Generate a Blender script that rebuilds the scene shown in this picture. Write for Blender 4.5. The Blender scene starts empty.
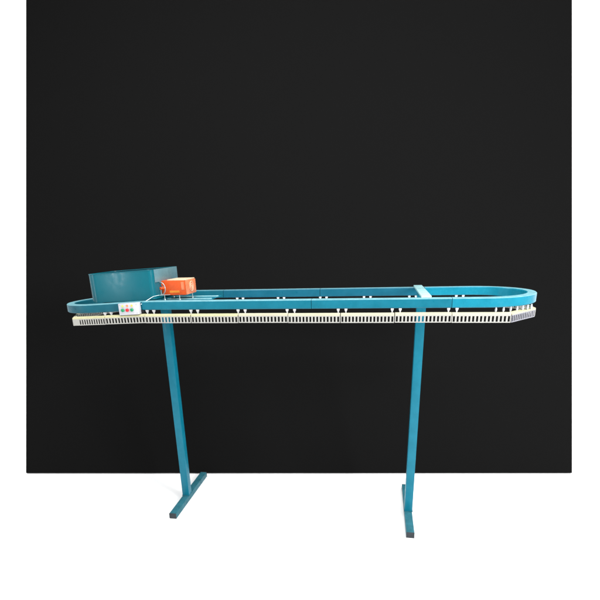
import bpy, bmesh, math, random
from mathutils import Vector, Matrix
random.seed(4)
scene = bpy.context.scene
C = scene.collection

# ------------------------------------------------------------------ sizes (metres)
H = 2.0          # height of the underside of the track above the floor
W = 0.07         # track width
RH = 0.07        # track height
D = 0.803        # front face of the front run to the front face of the rear run
YC = (D + W) / 2
XL, XR = -0.90, 2.215      # centres of the two turns
PXL, PXR, PY = -0.421, 1.801, D / 2
TILT = 0.046
def sag(x):                # the drive end hangs a little low
    t = -0.40 - x
    return -TILT * t if t > 0 else 0.0

# ------------------------------------------------------------------ materials
def new_mat(name):
    m = bpy.data.materials.new(name); m.use_nodes = True
    nt = m.node_tree
    return m, nt, nt.nodes['Principled BSDF']

def paint(name, col, rough=0.32, var=0.18, coat=0.03, scale=9.0, bump=0.003, metal=0.0, spec=0.22):
    m, nt, b = new_mat(name)
    N, L = nt.nodes, nt.links
    tc = N.new('ShaderNodeTexCoord')
    n1 = N.new('ShaderNodeTexNoise'); n1.inputs['Scale'].default_value = scale
    n1.inputs['Detail'].default_value = 6; n1.inputs['Roughness'].default_value = 0.65
    L.new(tc.outputs['Object'], n1.inputs['Vector'])
    r = N.new('ShaderNodeValToRGB')
    r.color_ramp.elements[0].position = 0.32; r.color_ramp.elements[1].position = 0.68
    r.color_ramp.elements[0].color = (*[c * (1 - var) for c in col], 1)
    r.color_ramp.elements[1].color = (*[min(1, c * (1 + var) + 0.004) for c in col], 1)
    L.new(n1.outputs['Fac'], r.inputs['Fac'])
    L.new(r.outputs['Color'], b.inputs['Base Color'])
    n2 = N.new('ShaderNodeTexNoise'); n2.inputs['Scale'].default_value = scale * 3.3
    n2.inputs['Detail'].default_value = 4
    L.new(tc.outputs['Object'], n2.inputs['Vector'])
    mr = N.new('ShaderNodeMapRange')
    mr.inputs['From Min'].default_value = 0.3; mr.inputs['From Max'].default_value = 0.7
    mr.inputs['To Min'].default_value = rough * 0.75; mr.inputs['To Max'].default_value = min(1, rough * 1.35)
    L.new(n2.outputs['Fac'], mr.inputs['Value']); L.new(mr.outputs['Result'], b.inputs['Roughness'])
    if bump:
        bp = N.new('ShaderNodeBump'); bp.inputs['Strength'].default_value = bump * 8
        bp.inputs['Distance'].default_value = 0.002
        L.new(n1.outputs['Fac'], bp.inputs['Height']); L.new(bp.outputs['Normal'], b.inputs['Normal'])
    b.inputs['Metallic'].default_value = metal
    b.inputs['Specular IOR Level'].default_value = spec
    b.inputs['Coat Weight'].default_value = coat
    b.inputs['Coat Roughness'].default_value = 0.12
    return m

def matte(name, col, rough=1.0, spec=0.0):
    m, nt, b = new_mat(name)
    N, L = nt.nodes, nt.links
    tc = N.new('ShaderNodeTexCoord')
    n = N.new('ShaderNodeTexNoise'); n.inputs['Scale'].default_value = 3.0; n.inputs['Detail'].default_value = 3
    L.new(tc.outputs['Object'], n.inputs['Vector'])
    r = N.new('ShaderNodeValToRGB')
    r.color_ramp.elements[0].color = (*[c * 0.985 for c in col], 1)
    r.color_ramp.elements[1].color = (*[min(1, c * 1.015) for c in col], 1)
    L.new(n.outputs['Fac'], r.inputs['Fac']); L.new(r.outputs['Color'], b.inputs['Base Color'])
    b.inputs['Roughness'].default_value = rough; b.inputs['Specular IOR Level'].default_value = spec
    return m

M = dict(
    floor=matte('white_floor', (0.93, 0.93, 0.93)),
    board=matte('charcoal_board', (0.0062, 0.0062, 0.0062)),
    wood=paint('raw_timber', (0.42, 0.30, 0.18), 0.7, 0.2, 0.0, 6),
    teal=paint('teal_paint', (0.0008, 0.132, 0.196), 0.34, 0.09),
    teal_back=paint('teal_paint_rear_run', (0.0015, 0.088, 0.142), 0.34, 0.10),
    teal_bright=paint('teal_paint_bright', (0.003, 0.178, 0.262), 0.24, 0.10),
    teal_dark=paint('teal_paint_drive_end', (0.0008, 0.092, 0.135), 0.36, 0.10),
    top_highlight=paint('teal_upper_face_highlight', (0.12, 0.29, 0.33), 0.5, 0.14, 0.0, 14),  # overhead highlight on the track's upper faces, put into the colour
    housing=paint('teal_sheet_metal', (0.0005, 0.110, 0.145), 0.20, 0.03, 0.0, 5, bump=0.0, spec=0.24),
    post=paint('teal_post_paint', (0.0008, 0.132, 0.198), 0.36, 0.08),
    foot=paint('worn_teal_foot_paint', (0.018, 0.115, 0.150), 0.5, 0.25, 0.05, 14),
    beam=paint('sheen_pale_teal', (0.42, 0.72, 0.74), 0.22, 0.12, 0.3),  # glossy sheen of the cross beam put into a pale base colour
    cream=paint('cream_plastic', (0.44, 0.41, 0.30), 0.45, 0.08, 0.0),
    aged_cream=paint('yellowed_plastic', (0.46, 0.44, 0.26), 0.45, 0.12, 0.0),
    white_rack=paint('off_white_plastic', (0.35, 0.345, 0.32), 0.45, 0.08, 0.0),
    grey_rack=paint('grey_white_plastic', (0.22, 0.22, 0.25), 0.45, 0.10, 0.0),
    clip=paint('white_nylon', (0.55, 0.55, 0.56), 0.4, 0.05, 0.0, bump=0),
    glare_teal=paint('pale_teal_glare', (0.14, 0.27, 0.31), 0.3, 0.10, 0.0, 6, bump=0, metal=0.3),  # glare on the housing's right end, painted as a pale grey-teal
    orange=paint('orange_enamel', (0.70, 0.090, 0.014), 0.3, 0.14, 0.4, 12),
    orange_pale=paint('paler_orange_enamel', (0.74, 0.21, 0.09), 0.3, 0.2, 0.4, 16),  # highlight on the motor's end face put into a paler orange
    lit_lid=paint('lit_top_cream', (0.66, 0.50, 0.33), 0.35, 0.1, 0.2, 12),  # brightness of the motor's lit top face, painted as cream
    inner_shade=paint('dark_teal_inner_shade', (0.002, 0.035, 0.050), 0.6, 0.15, 0.0),  # shade inside the housing put into a darker teal
    grille=paint('pale_orange_grille', (0.72, 0.40, 0.26), 0.4, 0.1, 0.2, 16),
    yellow=paint('yellow_sticker', (0.72, 0.24, 0.03), 0.5, 0.1, 0, 12),
    white_box=paint('white_box_enamel', (0.50, 0.50, 0.54), 0.35, 0.04, 0.2, 8),
    green_btn=paint('green_plastic', (0.01, 0.24, 0.10), 0.35, 0.05, 0.2, bump=0),
    red_btn=paint('red_plastic', (0.58, 0.012, 0.02), 0.35, 0.05, 0.2, bump=0),
    amber=paint('amber_plastic', (0.80, 0.50, 0.10), 0.4, 0.05, 0.2, bump=0),
    lime=paint('yellow_green_plastic', (0.55, 0.62, 0.14), 0.4, 0.05, 0.2, bump=0),
    coral=paint('orange_red_plastic', (0.80, 0.25, 0.10), 0.4, 0.05, 0.2, bump=0),
    cap=paint('dark_rubber', (0.030, 0.036, 0.042), 0.55, 0.2, 0.0),
    black=paint('black_rubber', (0.012, 0.012, 0.014), 0.6, 0.1, 0.0),
    steel=paint('pale_steel', (0.42, 0.50, 0.50), 0.3, 0.1, 0.0, metal=0.4),
)

# ------------------------------------------------------------------ helpers
def obj(name, bm, mat, parent=None, loc=(0, 0, 0), rot=(0, 0, 0), smooth=False, wloc=True):
    """link bm as one mesh; loc is in world space, made local to the parent's position"""
    me = bpy.data.meshes.new(name)
    bmesh.ops.recalc_face_normals(bm, faces=bm.faces[:])
    bm.to_mesh(me); bm.free()
    for m in (mat if isinstance(mat, (list, tuple)) else [mat]): me.materials.append(m)
    if smooth:
        for p in me.polygons: p.use_smooth = True
        try: me.set_sharp_from_angle(angle=math.radians(38))
        except Exception: pass
    o = bpy.data.objects.new(name, me); C.objects.link(o)
    l = Vector(loc)
    if parent is not None:
        o.parent = parent
        l = l - wpos(parent)
    o.location = l; o.rotation_euler = rot
    return o
def wpos(o):
    p = Vector((0, 0, 0))
    while o is not None: p = p + o.location; o = o.parent
    return p
def box(bm, x0, x1, y0, y1, z0, z1, bev=0.0, mi=0, shape=None):
    vs = [bm.verts.new(shape(x, y, z) if shape else (x, y, z)) for x in (x0, x1) for y in (y0, y1) for z in (z0, z1)]
    f = [(0, 1, 3, 2), (4, 6, 7, 5), (0, 4, 5, 1), (2, 3, 7, 6), (0, 2, 6, 4), (1, 5, 7, 3)]
    fs = [bm.faces.new([vs[i] for i in q]) for q in f]
    for q in fs: q.material_index = mi
    if bev:
        es = list({e for q in fs for e in q.edges})
        r = bmesh.ops.bevel(bm, geom=es, offset=bev, segments=2, affect='EDGES', profile=0.6)
        for q in r['faces']: q.material_index = mi
def cyl(bm, p0, p1, r0, r1=None, n=16, caps=True, mi=0):
    r1 = r0 if r1 is None else r1
    p0, p1 = Vector(p0), Vector(p1); d = (p1 - p0).normalized()
    a = d.orthogonal().normalized(); b = d.cross(a)
    A = [bm.verts.new(p0 + r0 * (math.cos(t) * a + math.sin(t) * b)) for t in [2 * math.pi * i / n for i in range(n)]]
    B = [bm.verts.new(p1 + r1 * (math.cos(t) * a + math.sin(t) * b)) for t in [2 * math.pi * i / n for i in range(n)]]
    for i in range(n):
        bm.faces.new((A[i], A[(i + 1) % n], B[(i + 1) % n], B[i])).material_index = mi
    if caps:
        bm.faces.new(A[::-1]).material_index = mi; bm.faces.new(B).material_index = mi
def tube(bm, pts, r, n=8):
    for i in range(len(pts) - 1): cyl(bm, pts[i], pts[i + 1], r, n=n)
    for p in pts[1:-1]: bmesh.ops.create_uvsphere(bm, u_segments=n, v_segments=6, radius=r, matrix=Matrix.Translation(p))
def torus(bm, c, axis, R, r, n=40, k=10):
    axis = Vector(axis).normalized(); a = axis.orthogonal().normalized(); b = axis.cross(a); c = Vector(c)
    rings = []
    for i in range(n):
        t = 2 * math.pi * i / n; d = math.cos(t) * a + math.sin(t) * b
        rings.append([bm.verts.new(c + d * (R + r * math.cos(u)) + axis * r * math.sin(u)) for u in [2 * math.pi * j / k for j in range(k)]])
    for i in range(n):
        for j in range(k):
            bm.faces.new((rings[i][j], rings[(i + 1) % n][j], rings[(i + 1) % n][(j + 1) % k], rings[i][(j + 1) % k]))
def empty(name, loc, label, cat):
    o = bpy.data.objects.new(name, None); C.objects.link(o); o.location = loc; o.empty_display_size = 0.2
    o['label'] = label; o['category'] = cat
    return o

# ------------------------------------------------------------------ the setting: white floor running up into a white sweep
bm = bmesh.new()
prof = [(-16.0, 0.0)]
R_ = 4.0; Y0 = 9.0
for i in range(25):
    t = math.pi / 2 * i / 24
    prof.append((Y0 + R_ * math.sin(t), R_ * (1 - math.cos(t))))
prof.append((Y0 + R_, 22.0))
a = [bm.verts.new((-32, y, z)) for y, z in prof]; b = [bm.verts.new((32, y, z)) for y, z in prof]
for i in range(len(prof) - 1): bm.faces.new((a[i], a[i + 1], b[i + 1], b[i]))
fl = obj('floor', bm, M['floor'], smooth=True); fl['kind'] = 'structure'
# the normals of an open sheet: face up / towards the camera
for p in fl.data.polygons[:1]:
    if p.normal.z < 0: fl.data.flip_normals()

# ------------------------------------------------------------------ charcoal board leaning back behind the conveyor
BL = Vector((-2.558, 0.680, 0.0)); BR = Vector((3.597, 1.458, 0.0))
bx = (BR - BL).normalized(); e = Vector((-0.0320, 0.3332, 0.9423))
up = e.normalized(); nrm = bx.cross(up)      # nrm points away from... fixed below
if nrm.y > 0: nrm = -nrm
bw = (BR - BL).length; bh = 5.75; th = 0.03
board = empty('backdrop_board', (BL + BR) / 2, 'wide matt charcoal backdrop board standing behind the conveyor on the white floor', 'backdrop board')
bm = bmesh.new()
def P_(s, t, n): return BL + bx * s + up * t + nrm * n
vs = [bm.verts.new(P_(s, t, n) - wpos(board)) for s in (0, bw) for t in (0.012, bh) for n in (0, -th)]
for q in [(0, 1, 3, 2), (4, 6, 7, 5), (0, 4, 5, 1), (2, 3, 7, 6), (0, 2, 6, 4), (1, 5, 7, 3)]: bm.faces.new([vs[i] for i in q])
o = obj('board_panel', bm, M['board'], board, wpos(board))
for s in (0.22, 0.78):
    top = P_(bw * s, bh * 0.72, -th - 0.03); ft = Vector((top.x, top.y + 1.3, 0.03))
    bm = bmesh.new(); cyl(bm, top - wpos(board), ft - wpos(board), 0.03, n=4)
    obj('prop_leg', bm, M['wood'], board, wpos(board))

# ------------------------------------------------------------------ the conveyor
root = empty('clothes_conveyor', ((PXL + PXR) / 2, PY, 0), 'teal overhead clothes conveyor loop with slotted cream hanger rack on two posts', 'clothes conveyor')
rl = wpos(root)

# path of the track centre line, counted in metres along it, starting at the front run's left end
def sweep(name, pts, mat, w=W, h=RH, z0=H, gap=0.0):
    """rectangular tube with small chamfers swept along plan points (x, y, nx, ny): n is the outward normal"""
    bm = bmesh.new(); c = 0.006
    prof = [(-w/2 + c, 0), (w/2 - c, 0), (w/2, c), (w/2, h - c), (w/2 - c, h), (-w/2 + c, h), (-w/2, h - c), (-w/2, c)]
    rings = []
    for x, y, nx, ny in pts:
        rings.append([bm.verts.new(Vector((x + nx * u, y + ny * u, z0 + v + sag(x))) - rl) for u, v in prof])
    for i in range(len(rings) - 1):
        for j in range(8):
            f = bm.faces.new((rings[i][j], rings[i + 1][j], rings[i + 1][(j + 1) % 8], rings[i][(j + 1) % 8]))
            if j in (3, 4): f.material_index = 1  # top and outer chamfer carry the painted highlight
    bm.faces.new(rings[0][::-1]); bm.faces.new(rings[-1])
    return obj(name, bm, [mat, M['top_highlight']], root, rl, smooth=True)
R0 = YC - W / 2                      # radius of the centre line; the outer face sits at y = 0
def front(x0, x1, n=12): return [(x0 + (x1 - x0) * i / n, YC - R0, 0, -1) for i in range(n + 1)]
def back(x0, x1, n=12): return [(x0 + (x1 - x0) * i / n, YC + R0, 0, 1) for i in range(n + 1)]
def arc(cx, t0, t1, n=40):
    out = []
    for i in range(n + 1):
        t = math.radians(t0 + (t1 - t0) * i / n)
        out.append((cx + R0 * math.cos(t), YC + R0 * math.sin(t), math.cos(t), math.sin(t)))
    return out
g = 0.0008
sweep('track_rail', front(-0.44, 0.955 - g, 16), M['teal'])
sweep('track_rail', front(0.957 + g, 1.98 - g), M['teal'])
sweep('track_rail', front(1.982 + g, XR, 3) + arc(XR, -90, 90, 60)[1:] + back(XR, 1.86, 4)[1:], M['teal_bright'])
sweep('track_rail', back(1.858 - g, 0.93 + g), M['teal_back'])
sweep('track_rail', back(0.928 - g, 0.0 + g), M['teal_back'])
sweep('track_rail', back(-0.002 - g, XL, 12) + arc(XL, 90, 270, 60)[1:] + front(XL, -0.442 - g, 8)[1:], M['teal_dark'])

# hanger rack: one slotted cream profile per link, round the whole loop
def rack_bm(L, blank0=0.0, n=14, front_mi=1, gap=0.002):
    bm = bmesh.new(); t = 0.003; z0, zs0, zs1, z1 = -0.100, -0.0930, -0.0530, -0.046
    x0, x1 = gap, L - gap
    box(bm, x0, x1, 0, t, z0, zs0, mi=front_mi)
    box(bm, x0, x1, 0, t, zs1, z1, mi=front_mi)
    # flange: rises and leans in towards the track
    prof = [(0, z1), (0.002, z1 + 0.010), (0.030, -0.029), (0.033, -0.031), (0.005, z1 + 0.007), (t, z1)]
    A = [bm.verts.new((x0, y, z)) for y, z in prof]; B = [bm.verts.new((x1, y, z)) for y, z in prof]
    for i in range(6): bm.faces.new((A[i], A[(i + 1) % 6], B[(i + 1) % 6], B[i]))
    bm.faces.new(A[::-1]); bm.faces.new(B)
    # small bottom hem, turned in
    box(bm, x0, x1, t, 0.014, z0, z0 + 0.003, mi=front_mi)
    s0 = x0 + blank0; pitch = (x1 - s0) / n; bar = pitch * 0.46
    if blank0: box(bm, x0, s0, 0, t, zs0, zs1, mi=front_mi)
    for i in range(n + 1):
        c = s0 + pitch * i
        a_, b_ = max(x0, c - bar / 2), min(x1, c + bar / 2)
        if blank0 and i == 0: a_ = s0
        box(bm, a_, b_, 0, t, zs0, zs1, mi=front_mi)
    return bm
YR = -0.045
fj = [2.38 - 0.4 * k for k in range(8)] + [-0.765 - 0.0]          # front joints, right to left
fj[7] = -0.42
fj = [2.38, 1.98, 1.58, 1.18, 0.78, 0.385, -0.01, -0.405, -0.765, -1.065]
far = 2 * YC - YR
verts = [(x, YR) for x in fj[::-1]] + [(2.615, 0.225), (2.615, 2 * YC - 0.225)] + \
        [(x, far) for x in fj] + [(-1.215, 2 * YC - 0.24), (-1.215, 0.24)]
nv = len(verts)
for i in range(nv):
    p, q = Vector(verts[i]), Vector(verts[(i + 1) % nv])
    L = (q - p).length; ang = math.atan2(q.y - p.y, q.x - p.x)
    zs, ze = 0.7 * sag(p.x), 0.7 * sag(q.x)
    first = (i == 0)
    mats = [M['aged_cream'] if i < 4 or i == 9 else M['cream'], M['grey_rack'] if i == 9 else M['white_rack']]
    n = max(9, round(L / 0.0275))
    o = obj('hanger_rack', rack_bm(L, 0.055 if first else 0.0, n, 1, 0.0075 if i == 9 else 0.004 if i in (3, 6) else 0.0018), mats, root, (p.x, p.y, H + zs + (0.0015 if i % 3 == 1 else 0)))
    o.rotation_euler = (0, -math.atan2(ze - zs, L), ang)
# hanging clips: a pair at every joint
def clip_bm():
    bm = bmesh.new()
    def ring(z, a, b): return [bm.verts.new(v) for v in ((-a, -b, z), (a, -b, z), (a, b, z), (-a, b, z))]
    rs = [ring(-0.0005, 0.0105, 0.009), ring(-0.011, 0.0100, 0.008), ring(-0.024, 0.0045, 0.005), ring(-0.043, 0.0025, 0.003)]
    for i in range(3):
        for j in range(4): bm.faces.new((rs[i][j], rs[i][(j + 1) % 4], rs[i + 1][(j + 1) % 4], rs[i + 1][j]))
    bm.faces.new(rs[0]); bm.faces.new(rs[-1])
    return bm
clip0 = obj('hanging_clip', clip_bm(), M['clip'], root, (0, 0.004, H))
first = True
def put_clip(x, y, a=0.0):
    global first
    c = clip0 if first else clip0.copy()
    if not first: C.objects.link(c); c.parent = root
    first = False
    c.location = Vector((x, y, H + sag(x))) - rl; c.rotation_euler = (0, 0, a)
for x in [1.99, 1.59, 1.19, 0.795, 0.4, 0.005, -0.375, -0.76]:
    for d in (-0.029, 0.029): put_clip(x + d, 0.011)
for k in range(7):
    x = -0.24 + 0.4 * k
    for d in (-0.029, 0.029): put_clip(x + d, D + 0.012)
# guide rollers close together under the turn at the right
rb = bmesh.new(); cyl(rb, (0, 0, -0.0005), (0, 0, -0.012), 0.006, n=12); cyl(rb, (0, 0, -0.012), (0, 0, -0.030), 0.0085, 0.007, n=16); cyl(rb, (0, 0, -0.030), (0, 0, -0.044), 0.004, n=10)
r0 = obj('guide_roller', rb, M['clip'], root, (0, 0, H), smooth=True)
first_r = True
for k in range(7):
    t = math.radians(-84 + 7.5 * k); rr = R0 + 0.012
    c = r0 if first_r else r0.copy()
    if not first_r: C.objects.link(c); c.parent = root
    first_r = False
    c.location = Vector((XR + 0.03 + rr * math.cos(t), YC + rr * math.sin(t), H)) - rl

# posts, feet, cross beams
def post(px, top):
    bm = bmesh.new(); w = 0.036
    box(bm, px - w, px + w, PY - w, PY + w, 0.0555, top, bev=0.004, shape=None)
    for v in bm.verts: v.co = v.co - rl
    obj('support_post', bm, M['post'], root, rl, smooth=True)
    # weld bead where the post meets its foot
    bm = bmesh.new()
    box(bm, px - w - .004, px + w + .004, PY - w - .004, PY + w + .004, 0.0552, 0.060, bev=0.0015)
    for v in bm.verts: v.co = v.co - rl
    obj('weld_bead', bm, M['foot'], root, rl, smooth=True)
    bm = bmesh.new(); lf, lb, fw = 0.372, 0.49, 0.034
    box(bm, px - fw, px + fw, PY - lf, PY + lb, 0.0, 0.055, bev=0.004)
    for v in bm.verts: v.co = v.co - rl
    f = obj('foot_bar', bm, M['foot'], root, rl, smooth=True)
    for y0, y1 in ((PY - lf - 0.005, PY - lf + 0.001), (PY + lb - 0.001, PY + lb + 0.005)):
        bm = bmesh.new(); box(bm, px - fw - .001, px + fw + .001, y0, y1, -0.0, 0.056, bev=0.002)
        for v in bm.verts: v.co = v.co - rl
        obj('end_cap', bm, M['cap'], f, rl, smooth=True)
post(PXL, H + 0.035); post(PXR, H + RH)
bm = bmesh.new()
box(bm, PXR - 0.036, PXR + 0.036, 0.012, D + W - 0.012, H + RH + 0.0005, H + RH + 0.016, bev=0.003)
for v in bm.verts: v.co = v.co - rl
obj('cross_beam', bm, M['beam'], root, rl, smooth=True)
for xx in (PXL, -0.86):
    bm = bmesh.new()
    box(bm, xx - 0.03, xx + 0.03, W + 0.0005, D - 0.0005, H + 0.036 + sag(xx), H + 0.062 + sag(xx), bev=0.003)
    for v in bm.verts: v.co = v.co - rl
    obj('cross_beam', bm, M['teal_dark'], root, rl, smooth=True)

# drive housing: open-topped sheet metal tub round the drive wheel
hx0, hx1, hy0, hy1 = -0.985, -0.365, 0.095, 0.60
def hpath(inset=0.0):
    pts = []
    r = 0.11
    rc = 0.04
    for i in range(9):
        t = math.radians(0 - 90 * i / 8); pts.append((hx1 - rc + (rc - inset) * math.cos(t), hy0 + rc + (rc - inset) * math.sin(t)))
    for i in range(13):
        t = math.radians(-90 - 90 * i / 12); pts.append((hx0 + r + (r - inset) * math.cos(t), hy0 + r + (r - inset) * math.sin(t)))
    for i in range(13):
        t = math.radians(180 - 90 * i / 12); pts.append((hx0 + r + (r - inset) * math.cos(t), hy1 - r + (r - inset) * math.sin(t)))
    pts.append((hx1 - inset, hy1 - inset))
    return pts
hz0, hz1 = H + 0.072, H + 0.306
bm = bmesh.new(); po, pi_ = hpath(), hpath(0.004)
def hv(x, y, z): return Vector((x, y, z + sag(x))) - rl
rows = [[bm.verts.new(hv(x, y, z)) for x, y in pth] for pth, z in ((po, hz0), (po, hz1), (pi_, hz1), (pi_, hz0))]
n = len(po)
for i in range(n - 1):
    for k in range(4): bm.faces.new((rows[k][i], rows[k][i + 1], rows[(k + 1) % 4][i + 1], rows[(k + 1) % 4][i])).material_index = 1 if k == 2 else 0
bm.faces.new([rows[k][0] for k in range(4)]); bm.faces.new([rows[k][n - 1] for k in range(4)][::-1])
hs = obj('drive_housing', bm, [M['housing'], M['inner_shade']], root, rl, smooth=True)
# rolled rim wire along the top edge
bm = bmesh.new()
rim = [hv(x, y, hz1 + 0.001) for x, y in po]
tube(bm, rim, 0.0032, 6)
obj('rolled_rim', bm, M['housing'], hs, rl, smooth=True)
# right end: glare on the upper half built as a pale plate, an opening below it
bm = bmesh.new(); box(bm, hx1 + 0.0005, hx1 + 0.004, hy0 + 0.036, hy1, hz0 + 0.135, hz1 + 0.004, bev=0.001)
for v in bm.verts: v.co = v.co - rl
obj('glare_plate', bm, M['glare_teal'], hs, rl, smooth=True)
bm = bmesh.new(); box(bm, hx1 - 0.02, hx1 - 0.002, hy0 + 0.04, hy1 - 0.006, hz0, hz0 + 0.133, bev=0.001)
for v in bm.verts: v.co = v.co - rl
obj('end_panel', bm, M['housing'], hs, rl, smooth=True)
# floor of the tub and the drive wheel in it
bm = bmesh.new()
vs = [bm.verts.new(hv(x, y, hz0 + 0.004)) for x, y in pi_]; bm.faces.new(vs)
r_ = bmesh.ops.extrude_face_region(bm, geom=bm.faces[:]); bmesh.ops.translate(bm, vec=(0, 0, 0.003), verts=[v for v in r_['geom'] if isinstance(v, bmesh.types.BMVert)])
obj('housing_base', bm, M['teal_dark'], hs, rl)
bm = bmesh.new(); wc = hv(-0.70, 0.35, hz0 + 0.03)
cyl(bm, wc, wc + Vector((0, 0, 0.05)), 0.20, n=40); cyl(bm, wc + Vector((0, 0, .05)), wc + Vector((0, 0, 0.10)), 0.03, n=20)
cyl(bm, wc - Vector((0, 0, 0.025)), wc, 0.03, n=20)
obj('drive_wheel', bm, M['cap'], root, rl, smooth=True)

# motor plate between the two runs
bm = bmesh.new()
box(bm, -0.355, 0.06, W + 0.0005, 0.56, H + 0.044, H + 0.050, bev=0.001)
for v in bm.verts: v.co = v.co - rl
obj('motor_plate', bm, M['teal'], root, rl)
bm = bmesh.new()
for y in (0.13, 0.30, 0.48): box(bm, -0.35, 0.055, y, y + 0.012, H + 0.0505, H + 0.056, bev=0.001)
for v in bm.verts: v.co = v.co - rl
obj('plate_rib', bm, M['beam'], root, rl)

# orange gear motor on thin studs
mx0, mx1, my0, my1, mz0, mz1 = -0.372, -0.150, 0.25, 0.47, H + 0.088, H + 0.212
bm = bmesh.new(); box(bm, mx0, mx1, my0, my1, mz0, mz1, bev=0.010)
for v in bm.verts: v.co = v.co - rl
mo = obj('gear_motor', bm, M['orange'], root, rl, smooth=True)
bm = bmesh.new(); box(bm, mx0 + 0.06, mx1 + 0.004, my0 + 0.004, my1 - 0.004, mz1 - 0.002, mz1 + 0.007, bev=0.003)
for v in bm.verts: v.co = v.co - rl
obj('motor_lid', bm, M['lit_lid'], mo, rl, smooth=True)
bm = bmesh.new(); box(bm, mx1 - 0.001, mx1 + 0.010, my0 + 0.002, my1 - 0.002, mz0 + 0.004, mz1 - 0.003, bev=0.004)
for v in bm.verts: v.co = v.co - rl
fc = obj('fan_cover', bm, M['orange_pale'], mo, rl, smooth=True)
bm = bmesh.new(); cc = Vector((mx1 + 0.010, (my0 + my1) / 2, (mz0 + mz1) / 2 + 0.004)) - rl
torus(bm, cc + Vector((0.001, 0, 0)), (1, 0, 0), 0.040, 0.004); torus(bm, cc + Vector((0.001, 0, 0)), (1, 0, 0), 0.022, 0.0035)
cyl(bm, cc, cc + Vector((0.005, 0, 0)), 0.010, n=20)
obj('fan_grille', bm, M['grille'], fc, rl, smooth=True)
bm = bmesh.new(); box(bm, mx0 + 0.075, mx0 + 0.165, my0 - 0.0015, my0 + 0.001, mz0 + 0.022, mz0 + 0.040)
for v in bm.verts: v.co = v.co - rl
obj('rating_sticker', bm, M['yellow'], mo, rl)
bm = bmesh.new(); box(bm, mx1 - 0.038, mx1 - 0.012, my0 - 0.0018, my0 + 0.001, mz0 + 0.045, mz1 - 0.014, bev=0.0004)
for v in bm.verts: v.co = v.co - rl
obj('cover_strap', bm, M['orange_pale'], mo, rl)
for x, y in ((mx0 + 0.018, my0 + 0.012), (mx0 + 0.155, my0 + 0.012), (mx1 - 0.008, my1 - 0.06), (mx0 + 0.02, my1 - 0.02)):
    bm = bmesh.new(); cyl(bm, Vector((x, y, H + 0.0505)) - rl, Vector((x, y, mz0 + 0.004)) - rl, 0.0045, n=10)
    cyl(bm, Vector((x, y, H + 0.0503)) - rl, Vector((x, y, H + 0.058)) - rl, 0.009, n=6)
    obj('mounting_stud', bm, M['steel'], mo, rl, smooth=True)
bm = bmesh.new(); wcn = Vector((mx0 + 0.012, my0 - 0.035, mz0 + 0.062)) - rl; ax = Vector((-0.32, -0.95, 0.0))
torus(bm, wcn, ax, 0.052, 0.0036)
for t in range(3):
    a_ = ax.normalized().cross(Vector((0, 0, 1))); d_ = a_ * math.cos(2.09 * t + .5) + Vector((0, 0, 1)) * math.sin(2.09 * t + .5)
    cyl(bm, wcn, wcn + d_ * 0.052, 0.0022, n=6)
obj('hand_wheel', bm, M['steel'], mo, rl, smooth=True)
bm = bmesh.new(); cyl(bm, wcn + ax * 0.008, wcn - ax * 0.05, 0.012, n=20)
obj('wheel_hub', bm, M['orange'], mo, rl, smooth=True)
# loose pale cable from the housing to the front run
bm = bmesh.new()
pts = [Vector(p) - rl for p in ((-0.445, -0.004, H + 0.046), (-0.400, 0.045, H + 0.078), (-0.372, 0.082, H + 0.098), (-0.340, 0.120, H + 0.104), (-0.31, 0.19, H + 0.098), (-0.295, 0.262, H + 0.092))]
tube(bm, pts, 0.0026, 8)
obj('motor_cable', bm, M['steel'], root, rl, smooth=True)

# control box on the front run: three push buttons below three small lamps
cx0, cx1, cy0, cy1 = -0.622, -0.450, -0.052, -0.001
cz0, cz1 = H - 0.026, H + 0.068
bm = bmesh.new(); box(bm, cx0, cx1, cy0, cy1, cz0, cz1, bev=0.004, shape=lambda x, y, z: Vector((x, y, z + sag(x))) - rl)
cb = obj('control_box', bm, M['white_box'], root, rl, smooth=True)
for k, (mb, mt, lb) in enumerate(((M['green_btn'], M['lime'], 'green push button'), (M['red_btn'], M['coral'], 'red push button'), (M['green_btn'], M['amber'], 'green push button'))):
    x = cx0 + 0.037 + 0.0410 * k
    z = cz0 + 0.040 + sag(x)
    bm = bmesh.new(); c0 = Vector((x, cy0, z)) - rl
    cyl(bm, c0 + Vector((0, 0.001, 0)), c0 - Vector((0, 0.010, 0)), 0.0130, n=24); cyl(bm, c0 - Vector((0, 0.010, 0)), c0 - Vector((0, 0.013, 0)), 0.0130, 0.010, n=24)
    o = obj('push_button', bm, mb, cb, rl, smooth=True); o['label'] = lb
    bm = bmesh.new(); c1 = c0 + Vector((0.002, 0, 0.034))
    cyl(bm, c1 + Vector((0, 0.001, 0)), c1 - Vector((0, 0.005, 0)), 0.0085, n=18)
    obj('indicator_lamp', bm, mt, cb, rl, smooth=True)
for sx in (cx0 + 0.012, cx1 - 0.012):
    for sz in (cz0 + 0.011, cz1 - 0.011):
        bm = bmesh.new(); c = Vector((sx, cy0, sz + sag(sx))) - rl
        cyl(bm, c + Vector((0, .001, 0)), c - Vector((0, 0.002, 0)), 0.0035, n=10)
        obj('screw', bm, M['steel'], cb, rl, smooth=True)
# dark rubber stop between the box and the next length of track
bm = bmesh.new(); box(bm, cx1 + 0.001, cx1 + 0.018, -0.006, 0.03, H - 0.022, H - 0.0008, bev=0.002)
for v in bm.verts: v.co = v.co - rl
obj('cable_gland', bm, M['black'], cb, rl, smooth=True)

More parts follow.
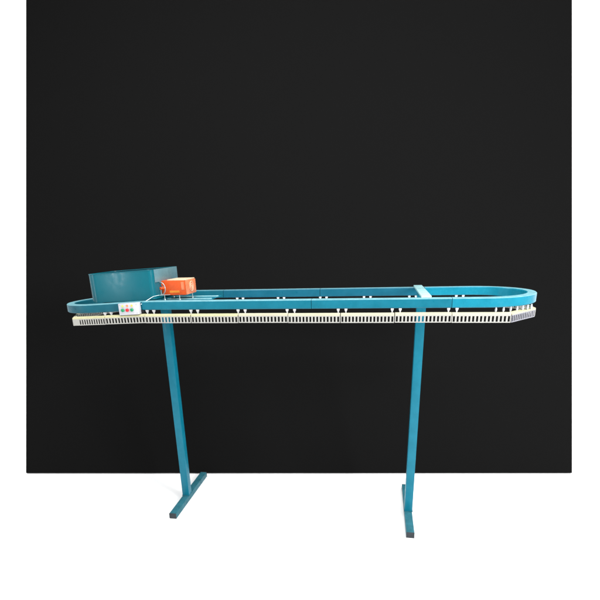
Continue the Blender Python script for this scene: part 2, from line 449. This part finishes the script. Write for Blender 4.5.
# ------------------------------------------------------------------ light: a bright white studio, softboxes at the right and above, plus added fill lights
world = bpy.data.worlds.new('World'); scene.world = world; world.use_nodes = True
world.node_tree.nodes['Background'].inputs['Color'].default_value = (1, 1, 1, 1)
world.node_tree.nodes['Background'].inputs['Strength'].default_value = 0.70
def area(name, loc, tgt, sx, sy, power, col=(1, 1, 1)):
    l = bpy.data.lights.new(name, 'AREA'); l.shape = 'RECTANGLE'; l.size = sx; l.size_y = sy; l.energy = power; l.color = col
    o = bpy.data.objects.new(name, l); C.objects.link(o); o.location = loc
    o.rotation_euler = (Vector(tgt) - Vector(loc)).to_track_quat('-Z', 'Y').to_euler()
area('softbox_key', (5.6, -3.2, 3.6), (1.6, 0.3, 1.2), 2.2, 2.2, 430)
area('softbox_top', (0.9, -1.2, 6.6), (0.8, 0.3, 0), 6.0, 3.5, 420)
area('highlight_light', (-4.05, -5.8, 1.95), (-0.67, 0.1, 2.27), 0.50, 0.20, 16)  # added light, placed to put a highlight on the housing front
area('side_fill_light', (-6.5, -2.6, 2.6), (-0.9, 0.3, 2.1), 0.6, 2.6, 38)  # added fill from the left for the housing's pale corner stripe
area('sweep_fill_light', (0.5, 6.5, 9.5), (0.5, 10, 4), 18, 8, 2600)  # added light that keeps the sweep behind the board white

# ------------------------------------------------------------------ camera
cam = bpy.data.cameras.new('camera'); co = bpy.data.objects.new('camera', cam); C.objects.link(co)
right = Vector((0.98196195, 0.18627204, -0.03245699)); down = Vector((0.03205309, -0.33316793, -0.94232252)); fwd = Vector((-0.18634196, 0.92428451, -0.33312882))
m = Matrix((( right.x, -down.x, -fwd.x, 1.44542), (right.y, -down.y, -fwd.y, -3.59592), (right.z, -down.z, -fwd.z, 0.49689 + H), (0, 0, 0, 1)))
co.matrix_world = m
cam.sensor_fit = 'HORIZONTAL'; cam.sensor_width = 36
cam.lens = 467.93 / 600 * 36
cam.shift_x = (300 - 284.457) / 600; cam.shift_y = (406.304 - 300) / 600
cam.clip_end = 200
scene.camera = co
scene.render.resolution_x = 1024; scene.render.resolution_y = 1024
vs_ = scene.view_settings; vs_.view_transform = 'Standard'; vs_.look = 'None'; vs_.gamma = 1.0; vs_.exposure = 0.0
